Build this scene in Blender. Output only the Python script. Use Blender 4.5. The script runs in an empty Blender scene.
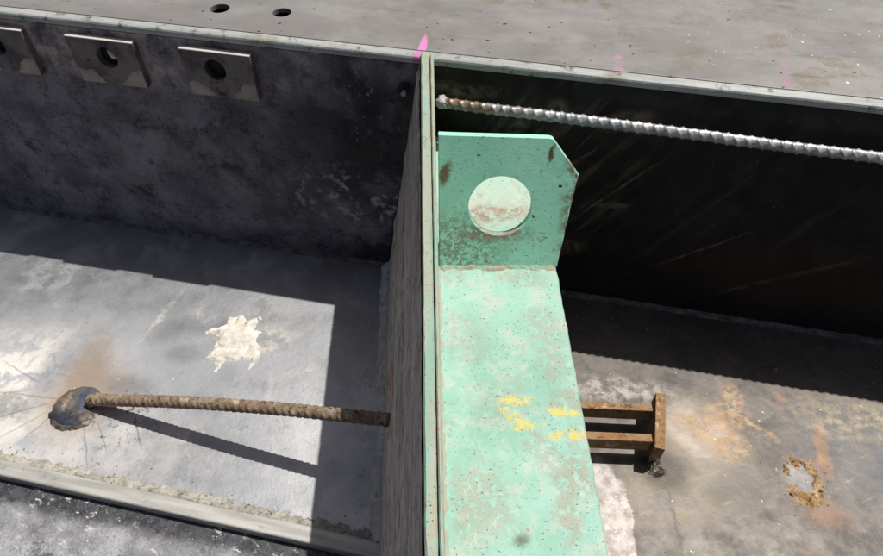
import bpy, bmesh, math, random
from mathutils import Vector, Matrix, noise as mn
random.seed(7)
sc = bpy.context.scene

# ------------------------------------------------------------------ camera
CAM_H = 0.75
cam_d = bpy.data.cameras.new('camera')
cam = bpy.data.objects.new('camera', cam_d)
sc.collection.objects.link(cam)
cam.location = (0, 0, CAM_H)
cam.rotation_euler = (math.radians(90 - 48), 0, 0)
cam_d.sensor_width = 36
cam_d.lens = 36 * 637 / 883
cam_d.clip_start = 0.01
cam_d.clip_end = 200
sc.camera = cam
# ------------------------------------------------------------------ sky, sun, exposure
SUN = Vector((0.372, 0.192, 1.0)).normalized()
w = bpy.data.worlds.new('World')
sc.world = w
w.use_nodes = True
nt = w.node_tree
bg = nt.nodes['Background']
sky = nt.nodes.new('ShaderNodeTexSky')
sky.sky_type = 'NISHITA'
sky.sun_disc = False
sky.sun_elevation = math.asin(SUN.z)
sky.sun_rotation = math.atan2(SUN.x, SUN.y)
sky.dust_density = 4.0
nt.links.new(sky.outputs[0], bg.inputs[0])
bg.inputs[1].default_value = 0.05
sd = bpy.data.lights.new('sun', 'SUN')
sd.energy = 5.0
sd.angle = math.radians(0.6)
sd.color = (1.0, 0.96, 0.9)
so = bpy.data.objects.new('sun', sd)
so.rotation_euler = (-SUN).to_track_quat('-Z', 'Y').to_euler()
so.location = (1, 1, 3)
sc.collection.objects.link(so)
sc.view_settings.view_transform = 'Standard'
sc.view_settings.look = 'None'
sc.view_settings.exposure = 0.0
sc.view_settings.gamma = 1

# ------------------------------------------------------------------ helpers
def col(r, g, b):
    f = lambda c: ((c / 255 + .055) / 1.055) ** 2.4 if c > 10 else c / 255 / 12.92
    return (f(r), f(g), f(b), 1)

class NB:
    """small node-material builder working in world position"""
    def __init__(s, name):
        s.m = bpy.data.materials.new(name); s.m.use_nodes = True
        s.t = s.m.node_tree; s.n = s.t.nodes; s.b = s.n['Principled BSDF']
        s.P = s.new('ShaderNodeNewGeometry').outputs['Position']
    def new(s, k): return s.n.new(k)
    def link(s, a, b): s.t.links.new(a, b)
    def put(s, sock, v):
        if isinstance(v, bpy.types.NodeSocket): s.link(v, sock)
        else: sock.default_value = v
    def mapv(s, vec, loc=(0,0,0), rot=(0,0,0), scale=(1,1,1), kind='TEXTURE'):
        k = s.new('ShaderNodeMapping'); k.vector_type = kind
        s.link(vec, k.inputs[0]); k.inputs[1].default_value = loc
        k.inputs[2].default_value = rot; k.inputs[3].default_value = scale
        return k.outputs[0]
    def noise(s, scale, detail=5, rough=.6, dist=0, vec=None, out='Fac'):
        k = s.new('ShaderNodeTexNoise')
        s.link(vec or s.P, k.inputs['Vector']); k.inputs['Scale'].default_value = scale
        k.inputs['Detail'].default_value = detail; k.inputs['Roughness'].default_value = rough
        k.inputs['Distortion'].default_value = dist
        return k.outputs[out]
    def vor(s, scale, vec=None, out='Distance', rand=1):
        k = s.new('ShaderNodeTexVoronoi'); s.link(vec or s.P, k.inputs['Vector'])
        k.inputs['Scale'].default_value = scale; k.inputs['Randomness'].default_value = rand
        return k.outputs[out]
    def mr(s, v, a, b, c=0., d=1., smooth=True):
        k = s.new('ShaderNodeMapRange'); k.clamp = True
        if smooth: k.interpolation_type = 'SMOOTHSTEP'
        s.put(k.inputs[0], v)
        for i, x in enumerate((a, b, c, d)): k.inputs[i + 1].default_value = x
        return k.outputs[0]
    def math(s, op, a, b=0.):
        k = s.new('ShaderNodeMath'); k.operation = op
        s.put(k.inputs[0], a); s.put(k.inputs[1], b)
        return k.outputs[0]
    def mul(s, a, b): return s.math('MULTIPLY', a, b)
    def mx(s, a, b): return s.math('MAXIMUM', a, b)
    def mix(s, f, a, b):
        k = s.new('ShaderNodeMix'); k.data_type = 'RGBA'
        s.put(k.inputs[0], f); s.put(k.inputs[6], a); s.put(k.inputs[7], b)
        return k.outputs[2]
    def warp(s, scale, amp, detail=8):
        c = s.noise(scale, detail, .72, out='Color')
        k = s.new('ShaderNodeVectorMath'); k.operation = 'MULTIPLY_ADD'
        s.link(c, k.inputs[0]); k.inputs[1].default_value = (amp,) * 3; 
        j = s.new('ShaderNodeVectorMath'); j.operation = 'SUBTRACT'
        s.link(s.P, j.inputs[0]); j.inputs[1].default_value = (amp / 2,) * 3
        s.link(j.outputs[0], k.inputs[2])
        return k.outputs[0]
    def blob(s, loc, size, ang=0, soft=.4, vec=None, rot=None):
        """1 inside an ellipsoid of world-space half-sizes, falling to 0 outside"""
        v = s.mapv(vec or s.P, loc, rot or (0, 0, ang), size)
        k = s.new('ShaderNodeVectorMath'); k.operation = 'LENGTH'; s.link(v, k.inputs[0])
        return s.mr(k.outputs['Value'], 1 + soft, 1 - soft)
    def sep(s, vec=None):
        k = s.new('ShaderNodeSeparateXYZ'); s.link(vec or s.P, k.inputs[0]); return k.outputs
    def bump(s, h, strength=.3, dist=.001, prev=None):
        k = s.new('ShaderNodeBump'); k.inputs['Strength'].default_value = strength
        k.inputs['Distance'].default_value = dist; s.link(h, k.inputs['Height'])
        if prev is not None: s.link(prev, k.inputs['Normal'])
        return k.outputs[0]
    def done(s, color, rough=.6, metal=0., normal=None, spec=.5):
        s.put(s.b.inputs['Base Color'], color); s.put(s.b.inputs['Roughness'], rough)
        s.put(s.b.inputs['Metallic'], metal); s.b.inputs['Specular IOR Level'].default_value = spec
        if normal is not None: s.link(normal, s.b.inputs['Normal'])
        return s.m

def link(name, me, mat, parent=None, smooth=False):
    o = bpy.data.objects.new(name, me); sc.collection.objects.link(o)
    if mat: me.materials.clear(); me.materials.append(mat)
    if smooth:
        for p in me.polygons: p.use_smooth = True
    if parent:
        o.parent = parent; o.matrix_parent_inverse = Matrix.Translation(-parent.location)
    return o
def frombm(name, bm, mat, parent=None, smooth=False):
    bmesh.ops.recalc_face_normals(bm, faces=bm.faces)
    me = bpy.data.meshes.new(name); bm.to_mesh(me); bm.free()
    return link(name, me, mat, parent, smooth)
def thing(name, label, cat, loc, group=None):
    o = bpy.data.objects.new(name, None); o.location = loc; o.empty_display_size = .02
    sc.collection.objects.link(o); tag(o, label, cat, group); return o
def tag(o, label, cat, group=None):
    o['label'] = label; o['category'] = cat
    if group: o['group'] = group
    return o
def prism(pts, ext, bevel=0., seg=2):
    """closed polygon of 3D points pushed along ext"""
    bm = bmesh.new(); ext = Vector(ext)
    a = [bm.verts.new(p) for p in pts]; b = [bm.verts.new(Vector(p) + ext) for p in pts]
    bm.faces.new(a); bm.faces.new(list(reversed(b)))
    k = len(pts)
    for i in range(k): bm.faces.new((a[i], b[i], b[(i + 1) % k], a[(i + 1) % k]))
    bmesh.ops.recalc_face_normals(bm, faces=bm.faces)
    if bevel: bmesh.ops.bevel(bm, geom=list(bm.edges), offset=bevel, segments=seg, affect='EDGES', profile=.6)
    return bm
def cyl(c, axis, r, half, seg=40):
    bm = bmesh.new()
    q = Vector(axis).normalized().to_track_quat('Z', 'Y').to_matrix().to_4x4()
    bmesh.ops.create_cone(bm, cap_ends=True, segments=seg, radius1=r, radius2=r, depth=2 * half,
                          matrix=Matrix.Translation(c) @ q)
    return bm
def cut(o, cutters):
    """cut holes right through a plate"""
    tmp = []
    for bm in cutters:
        me = bpy.data.meshes.new('cutter'); bmesh.ops.recalc_face_normals(bm, faces=bm.faces); bm.to_mesh(me); bm.free()
        c = bpy.data.objects.new('cutter', me); sc.collection.objects.link(c); tmp.append(c)
        m = o.modifiers.new('hole', 'BOOLEAN'); m.object = c; m.operation = 'DIFFERENCE'; m.solver = 'EXACT'
    dg = bpy.context.evaluated_depsgraph_get()
    me = bpy.data.meshes.new_from_object(o.evaluated_get(dg))
    o.modifiers.clear(); o.data = me
    for c in tmp: bpy.data.objects.remove(c)
    return o
def field(name, frame, a0, a1, na, b0, b1, nb, h, mat, parent=None, floor=-.0015):
    """a lump: height field over a patch, kept only where it rises above the surface"""
    vs, fs, hs = [], [], []
    for i in range(na + 1):
        for j in range(nb + 1):
            a = a0 + (a1 - a0) * i / na; b = b0 + (b1 - b0) * j / nb
            z = h(a, b); hs.append(z); vs.append(frame(a, b, max(z, floor)))
    for i in range(na):
        for j in range(nb):
            q = (i * (nb + 1) + j, (i + 1) * (nb + 1) + j, (i + 1) * (nb + 1) + j + 1, i * (nb + 1) + j + 1)
            if max(hs[k] for k in q) > 0: fs.append(q)
    me = bpy.data.meshes.new(name); me.from_pydata(vs, [], fs); me.update()
    bm = bmesh.new(); bm.from_mesh(me)
    bmesh.ops.delete(bm, geom=[v for v in bm.verts if not v.link_faces], context='VERTS')
    bm.normal_update()
    bm.to_mesh(me); bm.free()
    return link(name, me, mat, parent, True)
def nz(x, y, z=0., s=1.): return mn.noise(Vector((x * s, y * s, z)))
def fbm(x, y, s, o=4, z=0.): return mn.fractal(Vector((x * s, y * s, z)), 1.0, 2.0, o)
def gauss(a, b, ca, cb, ra, rb, ang=0):
    da, db = a - ca, b - cb; c, s_ = math.cos(ang), math.sin(ang)
    x, y = da * c + db * s_, -da * s_ + db * c
    return math.exp(-(x / ra) ** 2 - (y / rb) ** 2)

# frame of the side wall: s along it, d away from the camera, z up
A0 = Vector((-.78, .849, 0)); WU = Vector((.9788, -.2048, 0)); WN = Vector((.2048, .9788, 0))
WANG = math.atan2(WU.y, WU.x)
def W(s, d, z): return A0 + WU * s + WN * d + Vector((0, 0, z))
def wbox(s0, s1, d0, d1, z0, z1, bevel=0., seg=2):
    return prism([W(s0, d0, z0), W(s1, d0, z0), W(s1, d0, z1), W(s0, d0, z1)], WN * (d1 - d0), bevel, seg)

# ------------------------------------------------------------------ materials
def m_floor():
    n = NB('mould_floor_steel')
    x = n.sep()[0]
    w1 = n.warp(22, .05); w2 = n.warp(70, .022); w3 = n.warp(12, .09)
    big = n.noise(6, 5, .6); mid = n.noise(28, 6, .65); fine = n.noise(160, 4, .7)
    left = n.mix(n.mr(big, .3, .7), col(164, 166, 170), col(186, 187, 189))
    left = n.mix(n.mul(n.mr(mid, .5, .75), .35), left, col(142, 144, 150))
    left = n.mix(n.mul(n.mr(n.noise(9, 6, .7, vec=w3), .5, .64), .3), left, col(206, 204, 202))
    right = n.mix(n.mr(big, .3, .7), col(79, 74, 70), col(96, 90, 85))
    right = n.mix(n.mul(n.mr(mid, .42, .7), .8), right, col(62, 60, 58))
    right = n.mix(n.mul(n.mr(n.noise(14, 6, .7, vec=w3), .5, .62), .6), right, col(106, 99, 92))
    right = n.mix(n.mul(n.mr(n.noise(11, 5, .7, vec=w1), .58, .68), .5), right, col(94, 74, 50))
    dustL = n.mr(n.noise(9, 6, .7, vec=w3), .5, .64)
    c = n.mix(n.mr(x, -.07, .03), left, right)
    def on(c, f, k, amt=1.): return n.mix(n.mul(f, amt) if amt != 1 else f, c, k)
    br = n.mr(n.noise(55, 6, .7), .42, .6)
    # pale scoured dust, left
    c = on(c, n.mul(n.blob((-.60, .47, 0), (.10, .09, 1), .3, .6, w1), n.mr(n.noise(34, 6, .7, .6), .4, .55)), col(226, 220, 212), .9)
    c = on(c, n.mul(n.blob((-.47, .40, 0), (.16, .05, 1), -.2, .6, w1), n.mr(n.noise(24, 6, .7), .36, .6)), col(214, 210, 205), .75)
    c = on(c, n.mul(n.blob((-.585, .445, 0), (.035, .022, 1), -.2, .5, w2), n.mr(mid, .4, .55)), col(120, 120, 122), .7)
    # soot haze and heat tint round the welded bar
    c = on(c, n.blob((-.488, .46, 0), (.056, .056, 1), .1, .6, w2), col(150, 131, 113), .8)
    c = on(c, n.blob((-.498, .515, 0), (.026, .05, 1), .1, .6, w2), col(146, 130, 114), .65)
    c = on(c, n.blob((-.545, .50, 0), (.02, .055, 1), -.2, .7, w2), col(118, 124, 136), .6)
    c = on(c, n.blob((-.43, .475, 0), (.035, .014, 1), -.2, .7, w2), col(132, 128, 126), .7)
    c = on(c, n.mul(n.blob((-.425, .425, 0), (.05, .045, 1), 0, .7, w2), n.mr(n.noise(90, 5, .7), .55, .62)), col(84, 70, 60), .8)
    # hair cracks in the dust around the weld
    cr = None
    for (px, py, L, a) in ((-.555, .46, .05, -.15), (-.565, .435, .05, .35), (-.55, .415, .03, .7), (-.53, .41, .025, 1.0),
                           (-.455, .385, .03, -1.15), (-.44, .40, .025, -1.0), (-.60, .465, .04, .1), (-.395, .405, .025, -1.1),
                           (-.59, .50, .035, -.5), (-.62, .43, .04, .5)):
        f = n.blob((px, py, 0), (L, .0011, 1), a, .6, n.warp(40, .008) if cr is None else wcr)
        if cr is None: wcr = n.warp(40, .008)
        cr = f if cr is None else n.mx(cr, f)
    c = on(c, cr, col(96, 84, 76), .42)
    # pale scuffs and a blot
    for (p, q, a) in (((-.36, .595, 0), (.022, .006, 1), -.6), ((-.28, .585, 0), (.014, .004, 1), -.5), ((-.42, .60, 0), (.004, .05, 1), -.35),
                      ((-.245, .545, 0), (.035, .010, 1), .5), ((-.25, .56, 0), (.02, .02, 1), .5), ((-.33, .40, 0), (.02, .01, 1), .4), ((-.20, .50, 0), (.02, .005, 1), .3)):
        c = on(c, n.mul(n.blob(p, q, a, .6, w2), br), col(222, 218, 208), .75)
    for (p, q, a) in (((-.37, .53, 0), (.022, .014, 1), 0), ((-.31, .58, 0), (.05, .012, 1), .2), ((-.40, .57, 0), (.03, .02, 1), .4)):
        c = on(c, n.blob(p, q, a, .8, w2), col(120, 122, 130), .5)
    # right bay: rust stain, rust trails, pale mortar smears, burnt ring
    rust = n.mix(br, col(129, 97, 64), col(143, 124, 99))
    f = None
    for (p, q, a) in (((.372, .425, 0), (.03, .028, 1), .2), ((.368, .385, 0), (.026, .02, 1), 0), ((.335, .42, 0), (.03, .012, 1), -.2),
                      ((.395, .455, 0), (.014, .022, 1), .1), ((.415, .41, 0), (.034, .004, 1), -.75), ((.34, .40, 0), (.012, .012, 1), 0)):
        k = n.blob(p, q, a, .5, n.warp(45, .03) if f is None else wr)
        if f is None: wr = n.warp(45, .03)
        f = k if f is None else n.mx(f, k)
    c = on(c, n.blob((.335, .41, 0), (.045, .04, 1), 0, .6, w1), col(155, 143, 131), .75)
    c = on(c, n.mul(f, n.mr(n.noise(110, 7, .75), .42, .52)), rust, .9)
    c = on(c, n.blob((.485, .378, 0), (.008, .03, 1), -.15, .5, wr), col(143, 101, 50), .9)
    c = on(c, n.blob((.462, .352, 0), (.02, .014, 1), .2, .6, wr), col(122, 81, 51), .8)
    c = on(c, n.blob((.455, .30, 0), (.028, .016, 1), -.3, .7, w2), col(101, 72, 51), .75)
    c = on(c, n.blob((.43, .35, 0), (.05, .04, 1), -.3, .7, w1), col(83, 76, 69), .6)
    c = on(c, n.blob((.445, .345, 0), (.02, .02, 1), 0, .5, w2), col(122, 122, 124), .6)
    c = on(c, n.mul(n.blob((.30, .33, 0), (.07, .04, 1), .2, .8, w1), n.mr(mid, .4, .6)), col(154, 145, 122), .6)
    c = on(c, n.blob((.278, .352, 0), (.03, .03, 1), 0, .6, w2), col(60, 53, 46), .85)
    c = on(c, n.blob((.275, .30, 0), (.0022, .06, 1), 0, .6, w2), col(72, 67, 62), .6)
    c = on(c, n.blob((.35, .325, 0), (.04, .016, 1), .1, .8, w1), col(76, 72, 67), .65)
    c = on(c, n.blob((.46, .455, 0), (.008, .006, 1), 0, .6, w2), col(139, 95, 67), .6)
    c = on(c, n.mul(n.blob((.60, .41, 0), (.12, .03, 1), -.2, .7, w1), br), col(154, 139, 108), .8)
    c = on(c, n.mul(n.blob((.235, .47, 0), (.07, .02, 1), -.1, .6, w2), br), col(164, 157, 148), .7)
    c = on(c, n.mul(n.blob((.55, .37, 0), (.10, .07, 1), 0, .8, w3), n.mr(mid, .35, .6)), col(92, 94, 99), .6)
    # whitish patch by the green shelf
    sp = n.blob((.188, .285, 0), (.038, .085, 1), -.06, .05, n.warp(50, .028))
    c = on(c, sp, n.mix(n.mr(n.noise(60, 5, .7), .4, .62), col(161, 155, 150), col(127, 120, 115)), .95)
    # fine specks, hair scratches, crisp scuffs
    sx = n.mapv(n.P, (1, 1, 0), (0, 0, .35), (12, 1, 1))
    c = on(c, n.mr(n.noise(150, 5, .7, vec=sx), .62, .66), col(206, 204, 200), .08)
    sx2 = n.mapv(n.P, (3, 1, 0), (0, 0, -.5), (10, 1, 1))
    c = on(c, n.mr(n.noise(130, 5, .7, vec=sx2), .63, .67), col(88, 86, 84), .2)
    c = on(c, n.mr(n.noise(48, 9, .82), .60, .63), col(112, 111, 112), .4)
    c = on(c, n.mr(n.noise(420, 4, .7), .60, .66), col(76, 73, 70), .45)
    c = on(c, n.mr(n.vor(230), .16, .08), col(70, 66, 62), .35)
    c = on(c, n.mr(n.noise(120, 3, .6), .68, .74), col(225, 222, 216), .5)
    rough = n.mr(mid, .3, .75, .48, .62)
    h = n.math('ADD', n.mul(fine, .35), n.mul(mid, .8))
    bare = n.math('SUBTRACT', 1., n.mx(n.mul(dustL, .3), n.mul(n.blob((-.62, .44, 0), (.24, .14, 1), .2, .7, w3), .85)))
    met = n.mul(bare, n.mr(x, -.07, .03, .95, .35))
    return n.done(c, rough, met, n.bump(h, .35, .0016), .5)

def m_spatter():
    n = NB('spattered_outer_plate')
    d = n.sep(n.mapv(n.warp(26, .035), tuple(A0), (0, 0, WANG), (1, 1, 1)))[1]
    fine = n.noise(260, 5, .8); mid = n.noise(70, 6, .75)
    grey = n.mix(n.mr(n.noise(22, 6, .7), .36, .64), col(118, 118, 121), col(160, 160, 163))
    grey = n.mix(n.mul(n.mr(fine, .5, .62), .6), grey, col(92, 92, 97))
    black = n.mix(n.mr(mid, .4, .6), col(38, 38, 42), col(70, 70, 75))
    c = n.mix(n.mr(d, -.482, -.462), grey, black)
    # black tongues reaching out, pale scrapes across the black
    c = n.mix(n.mul(n.mr(n.noise(18, 7, .75), .58, .64), .7), c, black)
    sc1 = n.mapv(n.P, (0, 0, 0), (0, 0, WANG - .25), (2.2, 1, 1))
    c = n.mix(n.mul(n.mr(n.noise(120, 6, .75, vec=sc1), .56, .62), n.mr(n.noise(20, 4, .6), .44, .56)), c, col(190, 189, 190))
    c = n.mix(n.mul(n.mr(n.noise(330, 3, .7), .63, .67), .45), c, col(190, 190, 192))
    return n.done(c, .55, .1, n.bump(n.math('ADD', mid, fine), .5, .002))

def m_edge_bar():
    n = NB('scoured_flat_bar')
    v = n.mapv(n.P, (0, 0, 0), (0, 0, WANG), (1, .06, 1))
    c = n.mix(n.mr(n.noise(8, 6, .6, vec=v), .35, .65), col(155, 154, 147), col(184, 182, 177))
    c = n.mix(n.mul(n.mr(n.noise(40, 6, .75), .55, .7), .6), c, col(97, 95, 94))
    return n.done(c, .5, .25, n.bump(n.noise(120, 5, .7), .3, .001))

def m_crust(name, a, b, dark, sc_=70):
    n = NB(name)
    c = n.mix(n.mr(n.noise(sc_, 6, .75), .38, .62), a, b)
    c = n.mix(n.mr(n.noise(sc_ * 2.3, 4, .7), .56, .66), c, dark)
    return n.done(c, .85, 0, n.bump(n.noise(sc_ * 5, 5, .8), .7, .0015))

def m_wall():
    n = NB('sooty_wall_web')
    sx = n.mapv(n.P, tuple(A0), (0, 0, WANG), (1, 1, 1))          # s, d, z
    s, d, z = n.sep(sx)
    w1 = n.warp(20, .06); w2 = n.warp(60, .025)
    c = n.mix(n.mr(n.noise(12, 6, .7), .36, .64), col(87, 83, 92), col(128, 123, 130))
    c = n.mix(n.mr(n.noise(30, 6, .75), .5, .68), c, col(65, 63, 70))
    # drier brown-grey coat high on the web by the welded blocks
    top = n.mul(n.mr(z, .27, .315), n.mr(s, .78, .55))
    c = n.mix(n.mul(top, n.mr(n.noise(26, 6, .7, vec=w1), .36, .6)), c, col(178, 164, 159))
    # black grease toward the divider, lighter scuffs
    c = n.mix(n.mul(n.mr(n.noise(7, 4, .6, vec=w1), .34, .56), n.mr(s, .42, .72)), c, col(39, 39, 42))
    c = n.mix(n.mul(n.mr(n.noise(70, 6, .8), .60, .67), n.mr(n.noise(8, 3, .6), .4, .6)), c, col(156, 152, 156))
    c = n.mix(n.mr(n.vor(90), .10, .04), c, col(32, 30, 33))
    p = W(.675, 0, .13)
    c = n.mix(n.mul(n.blob(tuple(p), (.10, .2, .05), 0, .6, w2), n.mr(n.noise(60, 6, .75), .5, .6)), c, col(171, 164, 168))
    # right bay: near-black
    right = n.mix(n.mr(n.noise(12, 6, .7), .4, .65), col(24, 23, 22), col(40, 38, 35))
    st = None
    for (ss, zz, l, t, ang, k) in ((.905, .23, .07, .009, 1.05, 1), (.885, .27, .045, .010, 1.15, 1), (.955, .23, .05, .003, .85, 1), (1.02, .20, .07, .002, .9, 1),
                                   (.935, .115, .035, .014, .1, 1), (.975, .095, .03, .014, .3, 1), (1.03, .185, .02, .005, .15, 1), (1.16, .13, .06, .002, .7, 1),
                                   (1.28, .10, .08, .004, .6, 1), (1.02, .315, .03, .012, .3, 1), (.94, .32, .012, .014, .3, 1), (.80, .33, .06, .010, .05, 1)):
        v = n.mapv(n.warp(50, .012) if st is None else wst, tuple(W(ss, 0, zz)), (0, 0, WANG), (1, 1, 1))
        if st is None: wst = n.warp(50, .012)
        v = n.mapv(v, (0, 0, 0), (0, -ang, 0), (l, .3, t))
        kk = n.new('ShaderNodeVectorMath'); kk.operation = 'LENGTH'; n.link(v, kk.inputs[0])
        f = n.mr(kk.outputs['Value'], 1.5, .5)
        st = f if st is None else n.mx(st, f)
    right = n.mix(n.mul(st, n.mr(n.noise(60, 5, .75), .36, .6)), right, col(112, 100, 86))
    sm = n.mapv(n.mapv(n.P, tuple(A0), (0, 0, WANG), (1, 1, 1)), (0, 0, 0), (0, -1.0, 0), (9, 1, 1))
    right = n.mix(n.mul(n.mul(n.mr(n.noise(60, 6, .7, vec=sm), .5, .64), n.blob(tuple(W(.93, 0, .21)), (.10, .3, .13), 0, .7, w1)), .75), right, col(104, 96, 82))
    right = n.mix(n.mul(n.mul(n.mr(n.noise(40, 6, .7, vec=sm), .54, .66), n.blob(tuple(W(1.2, 0, .18)), (.24, .3, .14), 0, .7, w1)), .4), right, col(84, 74, 62))
    right = n.mix(n.mul(n.mr(n.noise(150, 3, .6), .72, .76), .6), right, col(150, 146, 140))
    right = n.mix(n.mul(n.blob(tuple(W(1.30, 0, .10)), (.14, .3, .05), 0, .7, w1), .6), right, col(62, 36, 26))
    c = n.mix(n.mr(s, .765, .77), c, right)
    c = n.mix(n.mul(n.mr(n.noise(240, 4, .75), .5, .62), .3), c, col(30, 29, 31))
    c = n.mix(n.mul(n.mr(n.noise(300, 3, .7), .66, .70), .2), c, col(150, 146, 146))
    h = n.math('ADD', n.mul(n.noise(180, 5, .75), .6), n.noise(25, 5, .6))
    return n.done(c, n.mr(n.noise(30, 5, .6), .3, .7, .55, .8), 0, n.bump(h, .5, .002), .3)

def m_flange():
    n = NB('dusty_flange_steel')
    w1 = n.warp(25, .07)
    al = n.mapv(n.P, (0, 0, 0), (0, 0, WANG), (1, .5, 1))
    x = n.sep()[0]
    c = n.mix(n.mr(n.noise(7, 6, .65, vec=al), .35, .65), col(119, 116, 114), col(137, 134, 131))
    c = n.mix(n.mul(n.mr(n.noise(40, 6, .7), .45, .7), .5), c, col(115, 113, 112))
    c = n.mix(n.mul(n.mul(n.mr(n.noise(16, 6, .75, vec=w1), .52, .64), n.mr(x, -.15, .1)), .75), c, col(113, 103, 84))
    c = n.mix(n.mul(n.mr(n.noise(10, 5, .7, vec=n.mapv(n.P, (3, 1, 0), (0, 0, WANG), (1, .25, 1))), .58, .68), .5), c, col(103, 93, 81))
    c = n.mix(n.mr(n.noise(95, 2, .5), .70, .74), c, col(40, 39, 37))
    c = n.mix(n.mul(n.mr(n.noise(130, 2, .5, vec=n.mapv(n.P, (5, 2, 1))), .70, .73), n.mr(x, .2, .4)), c, col(195, 193, 189))
    # chalk marks
    br = n.mr(n.noise(120, 5, .7), .36, .52)
    wf = n.warp(120, .006)
    pk = n.blob((-.0235, .705, .37), (.005, .036, .2), -.11, .25, wf)
    c = n.mix(n.mul(pk, n.mr(n.noise(160, 4, .7), .25, .4)), c, col(205, 128, 181))
    for (p, q, a) in (((.206, .69, .37), (.006, .006, .2), 0), ((.203, .662, .37), (.006, .009, .2), .1), ((.2015, .645, .37), (.005, .005, .2), 0)):
        c = n.mix(n.mul(n.mul(n.blob(p, q, a, .4, wf), br), .5), c, col(185, 128, 161))
    c = n.mix(n.mul(n.mul(n.blob((.388, .65, .37), (.0045, .072, .2), -.34, .4, wf), n.mr(n.noise(110, 6, .8), .44, .56)), .5), c, col(175, 113, 146))
    c = n.mix(n.mul(n.blob((.366, .589, .37), (.006, .006, .2), 0, .4, wf), br), c, col(196, 113, 160))
    c = n.mix(n.mul(n.blob((.400, .591, .37), (.007, .007, .2), 0, .5, wf), br), c, col(113, 155, 140))
    h = n.math('ADD', n.mul(n.noise(150, 4, .7), .5), n.noise(30, 5, .6))
    return n.done(c, n.mr(n.noise(25, 4, .6), .3, .7, .5, .7), .1, n.bump(h, .25, .0012))

def m_trim():
    n = NB('worn_edge_trim')
    al = n.mapv(n.P, (0, 0, 0), (0, 0, WANG), (1, .1, .1))
    c = n.mix(n.mr(n.noise(12, 6, .7, vec=al), .35, .65), col(148, 150, 148), col(171, 173, 171))
    c = n.mix(n.mr(n.noise(55, 6, .75), .55, .68), c, col(88, 86, 80))
    c = n.mix(n.mul(n.mr(n.noise(14, 5, .7), .56, .66), .6), c, col(129, 120, 102))
    c = n.mix(n.blob((-.029, .684, .368), (.0045, .02, .2), -.11, .3, n.warp(120, .005)), c, col(190, 118, 168))
    return n.done(c, .6, .1, n.bump(n.noise(140, 5, .7), .5, .0015))

def m_block():
    n = NB('dusty_block_lit_top')
    z = n.sep()[2]
    w = n.warp(45, .03)
    c = n.mix(n.mr(n.noise(24, 6, .7, vec=w), .38, .62), col(81, 76, 79), col(121, 112, 108))
    c = n.mix(n.mr(n.noise(30, 5, .7), .56, .68), c, col(57, 53, 58))
    c = n.mix(n.mul(n.mr(z, .3495, .3512), 1), c, col(189, 183, 179))  # sunlit top edge painted into the block colour
    return n.done(c, .75, 0, n.bump(n.noise(110, 5, .7), .4, .0015), .3)

def m_patch():
    n = NB('pale_dust_patch')
    c = n.mix(n.mr(n.noise(40, 5, .7), .35, .65), col(149, 138, 128), col(174, 162, 152))
    return n.done(c, .9, 0, n.bump(n.noise(150, 5, .7), .5, .001), .2)

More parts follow.
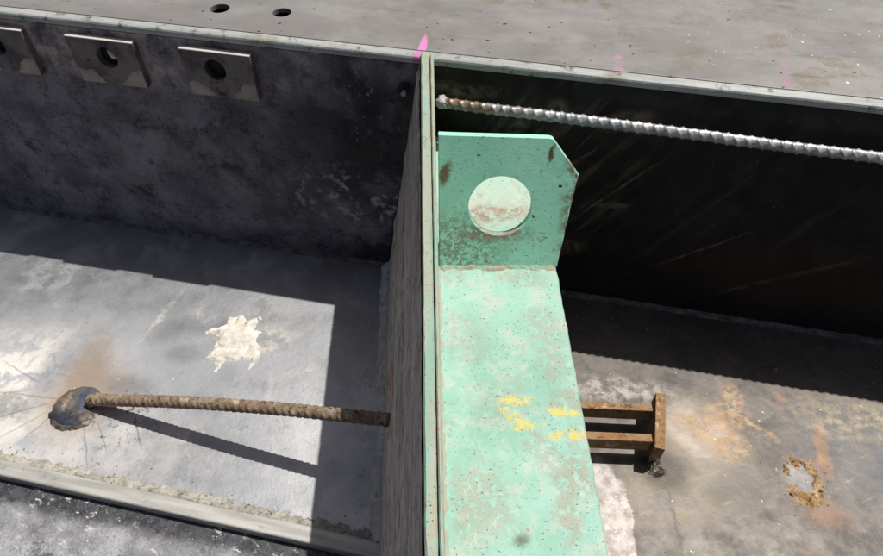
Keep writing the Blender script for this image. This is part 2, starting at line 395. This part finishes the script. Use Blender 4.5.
def m_green(name, shelf=False, lug=False, edge=False):
    n = NB(name)
    w1 = n.warp(30, .04); w2 = n.warp(90, .014)
    g = n.mix(n.mr(n.noise(10, 5, .65), .34, .66), col(127, 171, 154), col(146, 185, 170))
    if lug: g = n.mix(n.mr(n.noise(14, 5, .65), .34, .66), col(152, 216, 190), col(168, 228, 204))
    c = g
    brown = n.mix(n.mr(n.noise(120, 5, .75), .35, .65), col(122, 104, 86), col(158, 144, 126))
    pale = col(184, 182, 170)
    if shelf:
        # dry cement film and worn-through paint
        c = n.mix(n.mul(n.mr(n.noise(34, 9, .8, vec=w1), .51, .57), .5), c, pale)
        c = n.mix(n.mul(n.mr(n.noise(24, 6, .7), .5, .66), .35), c, col(172, 196, 182))
        for (p, q, a, k) in (((.1152, .3069, .24), (.0170, .0123, .2), .2, .85), ((.1114, .2314, .24), (.0151, .0189, .2), .4, .85), ((.1020, .1983, .24), (.0094, .0283, .2), .1, .8),
                             ((.0331, .2125, .24), (.0264, .0321, .2), .1, .7), ((.0567, .3069, .24), (.0283, .0208, .2), .4, .5), ((.1039, .3919, .24), (.0189, .0283, .2), .3, .55),
                             ((.0283, .3778, .24), (.0189, .0283, .2), .3, .45), ((.0897, .4581, .24), (.0283, .0113, .2), 0, .6), ((.1086, .3447, .24), (.0132, .0189, .2), .3, .7),
                             ((.0944, .2644, .24), (.0227, .0047, .2), -.8, .7), ((.0142, .4628, .24), (.0132, .0189, .2), 0, .6), ((.0850, .2531, .24), (.0113, .0189, .2), .4, .6),
                             ((.0567, .5591, .24), (.0567, .0170, .2), .1, .8), ((.1209, .2550, .24), (.0076, .0283, .2), 0, .5)):
            c = n.mix(n.mul(n.mul(n.blob(p, q, a, .5, w1), n.mr(n.noise(120, 8, .8), .45, .51)), k * .7), c, brown)
        c = n.mix(n.mul(n.blob((.062, .58, .25), (.06, .05, .2), 0, .6, w1), .5), c, col(190, 200, 186))  # paler tone behind the lug, where its hole looks through
        c = n.mix(n.mul(n.mul(n.blob((.05, .548, .25), (.05, .012, .2), .1, .5, w1), n.mr(n.noise(90, 8, .8), .4, .52)), .9), c, brown)
        # yellow crayon strokes
        wy = n.warp(110, .012); by = n.mr(n.noise(150, 5, .8), .42, .56)
        for (p, q, a) in (((.0689, .3079, .24), (.0151, .0052, .2), .05), ((.0661, .2899, .24), (.0094, .0047, .2), -.2), ((.0774, .2819, .24), (.0142, .0047, .2), .1),
                          ((.1096, .2961, .24), (.0161, .0047, .2), -.1), ((.1114, .2734, .24), (.0170, .0052, .2), .05), ((.0567, .3003, .24), (.0038, .0057, .2), .3)):
            c = n.mix(n.mul(n.blob(p, q, a, .4, wy), by), c, col(206, 184, 86))
        c = n.mix(n.mul(n.blob((.0625, .182, .24), (.006, .005, .2), .4, .7, w2), .8), c, col(84, 92, 72))
    if lug:
        z = n.sep()[2]; x = n.sep()[0]
        c = n.mix(n.mul(n.mul(n.blob((.0208, .4769, .2636), (.045, .2, .034), 0, .6, w1), n.mr(n.noise(190, 8, .8), .46, .52)), .7), c, col(112, 104, 82))
        c = n.mix(n.mul(n.mr(x, .119, .134), n.mr(n.noise(70, 5, .75), .44, .56)), c, col(128, 120, 82))
        c = n.mix(n.blob((.1100, .5006, .3590), (.0032, .3, .009), 0, .4, w2, (0, .25, 0)), c, col(92, 84, 58))
        c = n.mix(n.blob((.0038, .5006, .3392), (.005, .3, .012), 0, .5, w2, (0, .3, 0)), c, col(116, 104, 78))
        c = n.mix(n.mul(n.blob((.0567, .4722, .2778), (.036, .3, .008), 0, .5, w2), n.mr(n.noise(120, 4, .7), .38, .52)), c, brown)
        sp = n.mr(n.vor(62, vec=n.warp(60, .010)), .115, .085)
        c = n.mix(n.mul(sp, n.mr(n.noise(20, 2, .5), .42, .5)), c, col(60, 64, 48))
    if edge:
        v = n.mapv(n.P, (0, 0, 0), (0, 0, 0), (1, 12, 1))
        c = n.mix(n.mr(n.noise(90, 6, .7, vec=v), .44, .60), c, col(166, 168, 150))
        c = n.mix(n.mul(n.mr(n.noise(90, 6, .8, vec=n.mapv(n.P, (1, 0, 0), (0, 0, 0), (1, 6, 1))), .54, .62), .9), c, col(150, 138, 112))
        c = n.mix(n.mul(n.mr(n.noise(26, 8, .8), .52, .58), .8), c, col(168, 156, 138))
        c = n.mix(n.mul(n.mr(n.noise(36, 5, .7, vec=n.mapv(n.P, (4, 2, 0))), .63, .68), .7), c, col(190, 180, 90))
    if edge: c = n.mix(.38, c, col(136, 142, 126))
    # hairline scratches and worn flecks
    ss = n.mapv(n.P, (1, 2, 3), (.2, .1, .5), (1, 14, 1))
    c = n.mix(n.mul(n.mr(n.noise(160, 4, .6, vec=ss), .63, .66), .18), c, col(116, 120, 104))
    c = n.mix(n.mul(n.mr(n.noise(75, 9, .85), .585, .61), .8), c, brown)
    # black pin-holes of chipped paint, more of them lower down
    c = n.mix(n.mr(n.noise(430, 3, .6), .655, .69), c, col(70, 70, 56))
    c = n.mix(n.mul(n.mr(n.vor(240, vec=n.warp(180, .006)), .14, .09), n.mr(n.noise(22, 3, .6), .46, .56)), c, col(46, 46, 40))
    h = n.math('ADD', n.mul(n.noise(200, 5, .75), .5), n.noise(45, 6, .7))
    return n.done(c, n.mr(n.noise(30, 5, .6), .3, .7, .5, .75), 0, n.bump(h, .35, .0012), .35)

def m_side():
    n = NB('streaked_side_face')
    v = n.mapv(n.P, (0, 0, 0), (0, 0, 0), (1, 26, 1))
    v2 = n.mapv(n.P, (2, 3, 1), (0, 0, 0), (1, 9, 1))
    v3 = n.mapv(n.P, (7, 3, 1), (0, 0, 0), (1, 16, 1))
    c = n.mix(n.mr(n.noise(110, 7, .7, vec=v), .36, .62), col(176, 163, 152), col(216, 203, 190))
    c = n.mix(n.mr(n.noise(150, 6, .7, vec=v2), .54, .63), c, col(132, 118, 106))
    c = n.mix(n.mul(n.mr(n.noise(120, 6, .7, vec=v3), .53, .62), .6), c, col(232, 222, 208))
    c = n.mix(n.mul(n.mr(n.noise(45, 6, .7, vec=v2), .58, .66), .7), c, col(168, 128, 98))
    c = n.mix(n.mul(n.mr(n.noise(140, 5, .7), .55, .66), .5), c, col(120, 110, 102))
    c = n.mix(n.blob((-.062, .40, .13), (.03, .035, .006), 0, .6, n.warp(80, .012)), c, col(206, 116, 76))
    c = n.mix(n.mul(n.mr(n.noise(38, 9, .8), .52, .58), .55), c, col(136, 124, 114))
    c = n.mix(n.mul(n.mr(n.noise(26, 9, .8, vec=n.mapv(n.P, (4, 4, 4), (0, 0, 0), (1, 3, 1))), .57, .61), .6), c, col(220, 212, 200))
    h = n.math('ADD', n.noise(80, 6, .7, vec=v), n.mul(n.noise(130, 5, .7), .3))
    return n.done(c, .8, 0, n.bump(h, .8, .0025), .3)

def m_rust(name, a, b, dark, metal=0.):
    n = NB(name)
    c = n.mix(n.mr(n.noise(60, 6, .75), .36, .64), a, b)
    c = n.mix(n.mr(n.noise(150, 5, .75), .52, .64), c, dark)
    c = n.mix(n.mul(n.mr(n.noise(38, 4, .7), .58, .66), .7), c, col(190, 176, 150))
    return n.done(c, .8, metal, n.bump(n.noise(260, 5, .8), .6, .0012), .3)

def m_zinc():
    n = NB('bright_ribbed_steel')
    x = n.sep()[0]
    c = n.mix(n.mr(n.noise(40, 5, .7), .35, .65), col(142, 143, 145), col(181, 183, 184))
    c = n.mix(n.mul(n.mr(n.noise(120, 5, .7), .52, .64), .6), c, col(88, 86, 83))
    c = n.mix(n.mul(n.mr(x, .14, .02), n.mr(n.noise(70, 7, .8), .40, .52)), c, col(120, 99, 79))
    c = n.mix(n.mr(n.noise(34, 8, .8), .60, .64), c, col(104, 84, 66))
    return n.done(c, .45, .45, n.bump(n.noise(200, 4, .7), .3, .0008))

def m_plain(name, c1, c2, scale=60, rough=.8, metal=0., bs=.4):
    n = NB(name)
    c = n.mix(n.mr(n.noise(scale, 5, .7), .36, .64), c1, c2)
    return n.done(c, rough, metal, n.bump(n.noise(scale * 3, 5, .7), bs, .0012), .4)

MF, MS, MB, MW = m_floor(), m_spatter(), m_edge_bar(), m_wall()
MFL, MT, MBL, MP = m_flange(), m_trim(), m_block(), m_patch()
MGS, MGL, MGE = m_green('green_shelf_paint', shelf=True), m_green('green_lug_paint', lug=True), m_green('green_edge_paint', edge=True)
MSD, MZ = m_side(), m_zinc()
MR1 = m_rust('rusty_bar_scale', col(116, 94, 74), col(150, 134, 116), col(62, 45, 36))
MR2 = m_rust('orange_rust', col(141, 100, 58), col(143, 123, 96), col(92, 65, 44))
MRB = m_rust('burnt_rust', col(134, 98, 62), col(176, 152, 114), col(44, 36, 30))
MCR = m_crust('weld_crust', col(140, 137, 128), col(176, 171, 160), col(84, 80, 76))
MGR = m_crust('grey_grout', col(140, 136, 128), col(176, 172, 162), col(92, 88, 84), 40)
MPU = m_plain('white_putty', col(216, 211, 202), col(186, 180, 168), 70, .7)
def m_nugget():
    n = NB('blued_weld_metal')
    w = n.warp(60, .02)
    c = n.mix(n.mr(n.noise(40, 6, .7), .38, .62), col(96, 84, 74), col(132, 116, 98))
    c = n.mix(n.blob((-.478, .452, 0), (.016, .02, 1), .3, .6, w), c, col(76, 86, 102))
    c = n.mix(n.blob((-.50, .420, 0), (.04, .018, 1), -.4, .6, w), c, col(50, 56, 66))
    c = n.mix(n.mr(n.noise(170, 5, .75), .58, .64), c, col(44, 42, 42))
    return n.done(c, .5, .3, n.bump(n.noise(150, 6, .75), .5, .0015))
MNG = m_nugget()
MDK = m_plain('burnt_slag', col(53, 48, 45), col(108, 98, 87), 90, .45, .4)
MTAN = m_plain('tan_daylight', col(206, 176, 122), col(226, 200, 150), 60, .8)
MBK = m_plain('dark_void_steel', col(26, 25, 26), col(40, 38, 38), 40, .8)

# ------------------------------------------------------------------ setting: mould floor and outer plate
def sheet(name, pts, z0, th, mat):
    return frombm(name, prism([Vector((p.x, p.y, z0 - th)) for p in pts], (0, 0, th)), mat)
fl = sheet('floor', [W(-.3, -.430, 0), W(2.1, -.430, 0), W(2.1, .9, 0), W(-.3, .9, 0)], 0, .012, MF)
fl['kind'] = 'structure'
op = sheet('outer_floor', [W(-.3, -1.3, 0), W(2.1, -1.3, 0), W(2.1, -.4305, 0), W(-.3, -.4305, 0)], -.008, .012, MS)
op['kind'] = 'structure'

# ------------------------------------------------------------------ side wall with flange
wall = thing('side_wall', 'sooty dark steel side wall with pale grey top flange and three welded blocks', 'wall', W(.8, 0, 0))
web = frombm('web', wbox(-.3, 2.1, 0, .010, -.001, .3594), MW, wall)
HB = [(.351, .0145), (.507, .0145)]
flange = frombm('flange', wbox(-.3, 2.1, .0155, .42, .3635, .3695, .0012), MFL, wall)
cut(flange, [cyl(W(.489, .0664, .363), (0, 0, 1), .0125, .03), cyl(W(.572, .0723, .363), (0, 0, 1), .012, .03)])
trim = frombm('edge_trim', wbox(-.3, 2.1, -.002, .0147, .3595, .3705, .0052, 4), MT, wall)
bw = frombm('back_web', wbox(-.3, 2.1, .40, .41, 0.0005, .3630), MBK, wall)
for i, (c, hc) in enumerate(((.193, .19), (.3515, .355), (.510, .506))):
    pts = [W(c - .0485, -.010, .2885), W(c + .0475, -.010, .2875), W(c + .0475, -.010, .3510), W(c - .0475, -.010, .3518)]
    b = frombm('block', prism(pts, WN * .0098, .0012), MBL, wall)
    cut(b, [cyl(W(hc, -.006, .3265), WN, .0145, .03)])
    # dark sheet stands in for shade inside the hole, dust lodged at the foot corners
    frombm('hole_shade_sheet', prism([W(hc - .02, -.0006, .306), W(hc + .02, -.0006, .306), W(hc + .02, -.0006, .347), W(hc - .02, -.0006, .347)], WN * .0004), MBK, b)
    if i == 1:
        pm = bmesh.new()
        bmesh.ops.create_icosphere(pm, subdivisions=3, radius=1, matrix=Matrix.Translation(W(hc + .0075, -.004, .331)) @ Matrix.Rotation(WANG, 4, 'Z') @ Matrix.Rotation(-.5, 4, 'Y') @ Matrix.Diagonal((.004, .008, .0085, 1)))
        frombm('hole_daylight', pm, MTAN, b, True)  # added tan lump standing in for sunlit ground beyond the hole
    for k, (p0, p1, hh) in enumerate(((c - .047, c - .012, .018), (c + .010, c + .0472, .022))):
        def hf(a, b_, p0=p0, p1=p1, hh=hh, k=k):
            t = (a - p0) / (p1 - p0); t = t if k else 1 - t
            lim = hh * (min(1, max(0, t * 1.6)) if k else min(1, max(0, t * 2.2))) + .004 * fbm(a, b_, 90)
            return min(.0012, (lim - (b_ - .2882)) * .25, t * .06, (1 - t) * .05)
        field('dust_patch', lambda a, b_, z: W(a, -.0101 - z, b_), p0, p1, 26, .2886, .313, 20, hf, MP, b, -.0003)
# small bolt stub beside the divider
bo = frombm('bolt', cyl(W(.751, -.004, .3225), WN, .0032, .005, 20), MT, wall)
ring = bmesh.new()
bmesh.ops.create_cone(ring, cap_ends=True, segments=24, radius1=.0075, radius2=.006, depth=.003,
                      matrix=Matrix.Translation(W(.750, -.002, .326)) @ WN.to_track_quat('Z', 'Y').to_matrix().to_4x4())
frombm('washer', ring, MBK, wall)

# fillet weld at the foot of the wall
field('foot_weld', lambda a, b, z: W(a, -b, z), -.25, 1.62, 800, 0, .011, 6,
      lambda a, b: .0042 + .0014 * fbm(a, b, 60) - b * .55 - (0 if b > .0001 else 0), m_plain('sooty_weld', col(70, 66, 68), col(112, 104, 100), 60), wall)

# ------------------------------------------------------------------ divider: leaning streaked plate, green edge, green shelf and lug
YF, YN = .692, -.03
def tl(y): return -.0244 + (.678 - y) * .0256      # left top edge
def tr(y): return -.0096 + (.678 - y) * .0200      # right top edge
TOP = .374
div = thing('divider', 'divider with leaning grey streaked side, green edge, shelf and holed lifting lug', 'divider', (-.04, .35, 0))
def foot(y): return -.0718 - (y - .279) * .0323     # foot line of the leaning face
def side_frame(a, b, z):
    # a: along y, b: 0 at foot .. 1 at top
    x0, x1 = foot(a), tl(a)
    nx = Vector((-.985, 0, .17))
    p = Vector((x0 + (x1 - x0) * b, a, -.001 + (TOP - .004) * b))
    return p + nx * z
def side_h(a, b):
    s_ = b * .37
    h = .0006 + .0010 * mn.fractal(Vector((a * 3, s_ * 90, 0)), 1, 2, 4) + .0005 * fbm(a, s_, 60)
    # lengthwise ridges where the laminations part
    for c, wd, am in ((.30, .010, .0022), (.62, .008, .0016), (.80, .006, -.0018), (.93, .012, .0012)):
        cc = c + .015 * nz(a, 0, c, 6)
        h += am * math.exp(-((b - cc) / (wd * 2)) ** 2)
    return max(h, .00005)
field('side_face', side_frame, YN, YF - .002, 420, 0, 1, 80, side_h, MSD, div)
# body behind the face, closed
pts = [Vector((foot(YN) + .0006, YN, -.001)), Vector((-.0105, YN, -.001)), Vector((tl(YN) + .009, YN, TOP - .010)), Vector((tl(YN) + .0012, YN, TOP - .010))]
bm = bmesh.new()
ra = [bm.verts.new(p) for p in pts]
rb = [bm.verts.new((foot(YF) + .0006, YF - .003, -.001)), bm.verts.new((-.0205, YF - .003, -.001)), bm.verts.new((tl(YF) + .009, YF - .003, TOP - .010)), bm.verts.new((tl(YF) + .0012, YF - .003, TOP - .010))]
bm.faces.new(ra); bm.faces.new(rb[::-1])
for i in range(4): bm.faces.new((ra[i], rb[i], rb[(i + 1) % 4], ra[(i + 1) % 4]))
frombm('core', bm, MSD, div)
def edge_bar(name, f0, f1, z0, z1, mat, bev, wob, ny=240):
    """long bar whose top arrises wander a little"""
    bm = bmesh.new(); rows = []
    for i in range(ny + 1):
        y = YN + (YF - YN) * i / ny
        a, b = f0(y), f1(y)
        e = wob * fbm(y, 0, 45, 4, 1); g = wob * fbm(y, 3, 55, 4, 2); k = wob * .6 * fbm(y, 7, 70, 4, 5)
        sec = [(a, z0), (b, z0), (b + g * .4, z1 - bev * 1.2), (b - bev + g, z1 + k), ((a + b) / 2, z1 + k * .7), (a + bev + e, z1 + k), (a + e * .4, z1 - bev * 1.2)]
        rows.append([bm.verts.new((x, y, z)) for x, z in sec])
    for r0, r1 in zip(rows, rows[1:]):
        for j in range(7): bm.faces.new((r0[j], r0[(j + 1) % 7], r1[(j + 1) % 7], r1[j]))
    bm.faces.new(rows[0]); bm.faces.new(rows[-1][::-1])
    return frombm(name, bm, mat, div)
edge_bar('edge_strip', lambda y: tl(y) + .0006, lambda y: tl(y) + .0006 + (tr(y) - tl(y)) * .66, TOP - .030, TOP, MGE, .0012, .0007)
edge_bar('web_plate', lambda y: tl(y) + .0013 + (tr(y) - tl(y)) * .68, lambda y: tr(y) + .0007, .0006, TOP - .0015, MGE, .0010, .0006)
HP = .24; TH = .012
def shelf():
    ny, bm, rows = 160, bmesh.new(), []
    for i in range(ny + 1):
        y = YN + (.668 - YN) * i / ny
        xl = tr(y) + .0002; xr = .1262 + max(0, .47 - y) * .014 + .0011 * fbm(y, 1, 60) - .0006
        top = [(xl, HP), (.06, HP), (xr - .0015, HP), (xr, HP - .0016), (xr, HP - TH), (xl, HP - TH)]
        kick = max(0, y - .50) * .2  # bend added behind the lug to keep the wall's shadow small
        rows.append([bm.verts.new((x, y, z + kick + (.0003 * fbm(y, x, 30) if j < 3 else 0))) for j, (x, z) in enumerate(top)])
    for r0, r1 in zip(rows, rows[1:]):
        for j in range(6): bm.faces.new((r0[j], r0[(j + 1) % 6], r1[(j + 1) % 6], r1[j]))
    bm.faces.new(rows[0]); bm.faces.new(rows[-1][::-1])
    return frombm('shelf_plate', bm, MGS, div)
shelf()
# lifting lug, leaning back a little
LEAN = math.radians(20)
L0 = Vector((0, .4754, HP - .0008)); LU = Vector((0, math.sin(LEAN), math.cos(LEAN))); LN = Vector((0, math.cos(LEAN), -math.sin(LEAN)))
def Lg(x, v, t=0): return L0 + Vector((x, 0, 0)) + LU * v + LN * t
out = [(-.0028, 0), (.1262, 0)]
for i in range(1, 14):      # ragged flame-cut right edge
    v = .1040 * i / 14; out.append((.1262 + .0128 * i / 14 + .0010 * nz(i * .7, 3, 1), v))
out += [(.1402, .1055), (.1110, .1432), (.106, .1442)]
for i in range(1, 12): out.append((.106 - .109 * i / 12, .1442 + .0033 * i / 12 + .0004 * nz(i, 1, 9)))
out.append((-.0034, .1477))
lug = frombm('lifting_lug', prism([Lg(x, v) for x, v in out], LN * .011, .0009, 1), MGL, div)
cut(lug, [cyl(Lg(.0612, .0712, .006), LN, .0332, .03, 72)])
# weld line where lug meets shelf and divider
field('lug_weld', lambda a, b, z: Vector((a, .4752 - b, HP + z)), -.002, .124, 200, -.002, .006, 10,
      lambda a, b: .0024 + .0020 * fbm(a, b, 110) - abs(b) * .55, m_plain('painted_weld', col(136, 164, 144), col(150, 142, 122), 90), div)
field('edge_weld', lambda a, b, z: Vector((tr(a) + b, a, HP + z)), YN, .472, 500, 0, .0055, 8,
      lambda a, b: .0026 + .0016 * fbm(a, b, 80) - b * .55, m_plain('dusty_edge_weld', col(150, 152, 134), col(162, 154, 138), 60), div)
# grout at the divider foot
field('foot_grout', lambda a, b, z: Vector((foot(a) - .0007 - b, a, z)), .262, .70, 360, -.004, .013, 14,
      lambda a, b: .011 + .0022 * fbm(a, b, 40) + .003 * nz(a, 0, 0, 12) - max(b, 0) * (1.0 + .25 * nz(a, 1, 2, 30)), m_crust('pale_foot_grout', col(186, 181, 170), col(214, 208, 198), col(140, 134, 126), 50), div)

# ------------------------------------------------------------------ low flat bar with weld crust in front
fb = thing('flat_bar', 'low scoured flat bar welded along the near edge of the floor', 'bar', W(.3, -.437, 0))
frombm('bar', wbox(-.3, .86, -.4465, -.4275, -.010, .0075, .003, 3), MB, fb)
field('weld_crust', lambda a, b, z: W(a, -.4285 + b, z), -.05, .86, 660, -.003, .016, 18,
      lambda a, b: .0062 + .0030 * fbm(a, b, 70) + .0022 * fbm(a, b, 190) - abs(b - .003) * .62, MCR, fb)

# ------------------------------------------------------------------ ribbed bars
def rebar(name, p0, p1, r, pitch, rib, mat, parent, sag=0., step=.0011, seg=18, slant=.0):
    p0, p1 = Vector(p0), Vector(p1); ax = (p1 - p0); L = ax.length; ax.normalize()
    up = Vector((0, 0, 1)); e1 = ax.cross(up).normalized(); e2 = e1.cross(ax)
    N = int(L / step); vs, fs = [], []
    for i in range(N + 1):
        t = L * i / N
        wob = e2 * (-sag * math.sin(math.pi * t / L)) + e1 * (.0008 * nz(t, 0, 3, 9)) + e2 * (.0008 * nz(t, 5, 3, 9))
        for j in range(seg):
            a = 2 * math.pi * j / seg
            ph = (t + slant * r * math.sin(a) + .0016 * nz(t, 2, 8, 40)) / pitch + (0.5 if math.cos(a) < 0 else 0)
            q = abs((ph % 1) - .5) * 2
            k = rib * max(0, 1 - q * 2.4) ** .6 * min(1, abs(math.cos(a)) * 3 + .25) if q < .416 else 0
            if abs(math.cos(a)) < .2: k = max(k, rib * .55)
            rr = r + k + .00025 * fbm(t, a * .004, 160)
            vs.append(p0 + ax * t + wob + (e1 * math.cos(a) + e2 * math.sin(a)) * rr)
    for i in range(N):
        for j in range(seg):
            fs.append((i * seg + j, (i + 1) * seg + j, (i + 1) * seg + (j + 1) % seg, i * seg + (j + 1) % seg))
    fs.append(list(range(seg))); fs.append([N * seg + j for j in range(seg)][::-1])
    me = bpy.data.meshes.new(name); me.from_pydata(vs, [], fs); me.update()
    return link(name, me, mat, parent, True)
def nugget(name, c, size, mat, parent, seed, rough=.25, sub=4):
    bm = bmesh.new(); bmesh.ops.create_icosphere(bm, subdivisions=sub, radius=1)
    for v in bm.verts:
        k = 1 + rough * mn.fractal(v.co * 1.9 + Vector((seed, 0, 0)), 1, 2, 4)
        v.co = Vector((v.co.x * size[0] * k, v.co.y * size[1] * k, v.co.z * size[2] * k)) + Vector(c)
    return frombm(name, bm, mat, parent, True)
zb = thing('ribbed_bar', 'bright silvery ribbed bar running along the dark wall right of the divider', 'rebar', (.004, .664, .325))
rebar('bar', (-.004, .6658, .3250), (.92, .4735, .3135), .0057, .0125, .0017, MZ, zb, slant=.8)
nugget('weld_blob', (.001, .6645, .3255), (.007, .008, .008), MT, zb, 4)

rb_ = thing('rusty_bar', 'rusty ribbed bar rising from a round weld on the left floor', 'rebar', (-.474, .446, 0))
T = Vector((-.0585, .3585, .115)); B = Vector((-.468, .4475, .011))
rebar('bar', B, T, .0073, .0098, .0011, MR1, rb_, -.009, slant=.7)
C0 = Vector((-.488, .443, 0))
def cbead(a, b):
    r = math.hypot(a, b * 1.05) * 1.1; th = math.atan2(b, a)
    d = r - .026 - .003 * nz(math.cos(th), math.sin(th), 2, 3)
    open_ = 1 if not (-.5 < th < .75) else .15 + .85 * min(1, max(abs(th - .12) - .45, 0) * 4)
    rip = .0002 * math.sin(th * 11 + 3 * nz(a, b, 0, 60)) * max(0, 1 - abs(d) / .01) + .0003 * fbm(a, b, 50)
    tube = (.0050 * open_) * max(0, 1 - (d / .0105) ** 2) ** .5 if abs(d) < .0105 else 0
    inner = .0030 * max(0, 1 - (r / .028) ** 4)
    h = max(tube, inner)
    return h + (rip if h > .001 else 0) + .0005 * fbm(a, b, 90) - .0010
field('weld_nugget', lambda a, b, z: C0 + Vector((a, b, z)), -.046, .046, 110, -.046, .046, 110, cbead, MNG, rb_)
field('slag_rim', lambda a, b, z: C0 + Vector((a, b, z)), -.056, .05, 90, -.056, .04, 80,
      lambda a, b: (lambda r, th: (.0026 + .0010 * fbm(a, b, 40) + .0008 * fbm(a, b, 150) - abs(r - .0305) * .45) if (-2.9 < th < -.5) else -.01)(math.hypot(a, b), math.atan2(b, a)), MDK, rb_)
nugget('root_scale', (-.466, .447, .008), (.010, .008, .007), MR2, rb_, 8)

# ------------------------------------------------------------------ rusty ladder-like bracket on the right floor
br_ = thing('rusty_bracket', 'small rusty bracket of two square rails and an end bar beside the green shelf', 'bracket', (.273, .359, 0))
def sqbar(name, p0, p1, wd, z0, z1, mat):
    p0, p1 = Vector((*p0, z0)), Vector((*p1, z0)); ax = (p1 - p0).normalized(); e = ax.cross(Vector((0, 0, 1))) * wd / 2
    bm = prism([p0 - e, p1 - e, p1 + e, p0 + e], (0, 0, z1 - z0), .0011)
    return frombm(name, bm, mat, br_)
sqbar('rail', (.03, .4275), (.2655, .4155), .0105, .022, .045, MR2)
sqbar('rail', (.03, .3840), (.2560, .3735), .0105, .022, .045, MR2)
sqbar('end_bar', (.2805, .4355), (.2615, .3583), .0125, .020, .047, MR2)
sqbar('leg', (.2650, .370), (.2630, .3625), .009, -.001, .0205, MR1)
sqbar('leg', (.2785, .4285), (.2770, .422), .009, -.001, .0205, MR1)
field('weld_slag', lambda a, b, z: Vector((a, b, z)), .245, .30, 70, .33, .378, 60,
      lambda a, b: .008 * gauss(a, b, .265, .364, .010, .008) + .005 * gauss(a, b, .266, .350, .011, .008) + .004 * fbm(a, b, 110) * gauss(a, b, .271, .355, .02, .02) - .0022, MDK, br_)

# ------------------------------------------------------------------ white putty, burnt ring
def put(a, b):
    f = 0
    for (x, y, ra, rb2, an, k) in ((-.299, .560, .021, .024, 0, 1), (-.286, .580, .007, .012, -.3, .9), (-.312, .583, .006, .013, .35, .8), (-.3, .589, .005, .010, 0, .8), (-.328, .573, .016, .0045, .35, .75),
                                   (-.312, .552, .012, .011, 0, 1), (-.281, .552, .011, .016, .2, .9), (-.296, .528, .023, .008, -.05, 1.1), (-.316, .524, .008, .010, .4, .9), (-.272, .534, .007, .014, -.3, .9), (-.266, .52, .004, .014, -.25, .7)):
        f = max(f, k * gauss(a, b, x, y, ra * 1.15, rb2 * 1.15, an))
    f += .26 * fbm(a, b, 75) + .10 * fbm(a, b, 190) + .16 * fbm(a, b, 30, 3, 4)
    return min((f - .28) * .012, .0022 + .0022 * f)
pu = field('putty_splat', lambda a, b, z: Vector((a, b, z)), -.355, -.235, 130, .495, .615, 130, put, MPU)
tag(pu, 'ragged white putty splat stuck on the grey left floor', 'putty')
def ringh(a, b):
    r = math.hypot((a - .444), (b - .340) * .72); th = math.atan2(b - .34, a - .444)
    rad = .0185 + .003 * nz(math.cos(th), math.sin(th), 4, 2)
    amp = .6 + .4 * max(0, min(1, .5 + .9 * math.cos(th + .9)))
    return .0042 * amp * math.exp(-((r - rad) / .0060) ** 2) + .0026 * fbm(a, b, 150) - .0014 - (.004 if 2.75 < abs(th) or 2.0 < th < 2.2 else 0)
rg = field('weld_scar', lambda a, b, z: Vector((a, b, z)), .40, .49, 110, .29, .385, 110, ringh, MRB)
tag(rg, 'burnt curved weld scar with orange rust on the right floor', 'weld scar')

# ------------------------------------------------------------------ loose grit
bm = bmesh.new()
def crumb(x, y, z, r):
    m = Matrix.Translation((x, y, z + r * .4)) @ Matrix.Rotation(random.random() * 6, 4, 'Z') @ Matrix.Rotation(random.random() * 3, 4, 'X') @ Matrix.Diagonal((r, r * random.uniform(.5, 1), r * random.uniform(.4, .8), 1))
    bmesh.ops.create_icosphere(bm, subdivisions=1, radius=1, matrix=m)
for i in range(380):
    k = random.random()
    if k < .35: s_ = random.uniform(-.02, .70); p = W(s_, -.418 + abs(random.gauss(0, .012)), 0)
    elif k < .55: p = Vector((-.094 - abs(random.gauss(0, .01)), random.uniform(.25, .69), 0))
    elif k < .65: p = Vector((-.13 + random.gauss(0, .02), .27 + random.gauss(0, .012), 0))
    elif k < .74: p = Vector((random.uniform(.16, .65), random.uniform(.25, .47), 0))
    else: p = W(random.uniform(.1, .7), random.uniform(-.41, -.02), 0)
    if p.x < -.1 and (p - A0).dot(WN) < -.426: continue
    crumb(p.x, p.y, 0, random.choice((.0005, .0006, .0008, .001, .0013)) * (1.3 if k < .6 else .8))
g = frombm('floor_grit', bm, MGR); g['kind'] = 'stuff'
g['label'] = 'loose grey grit crumbs scattered on the floor'; g['category'] = 'grit'
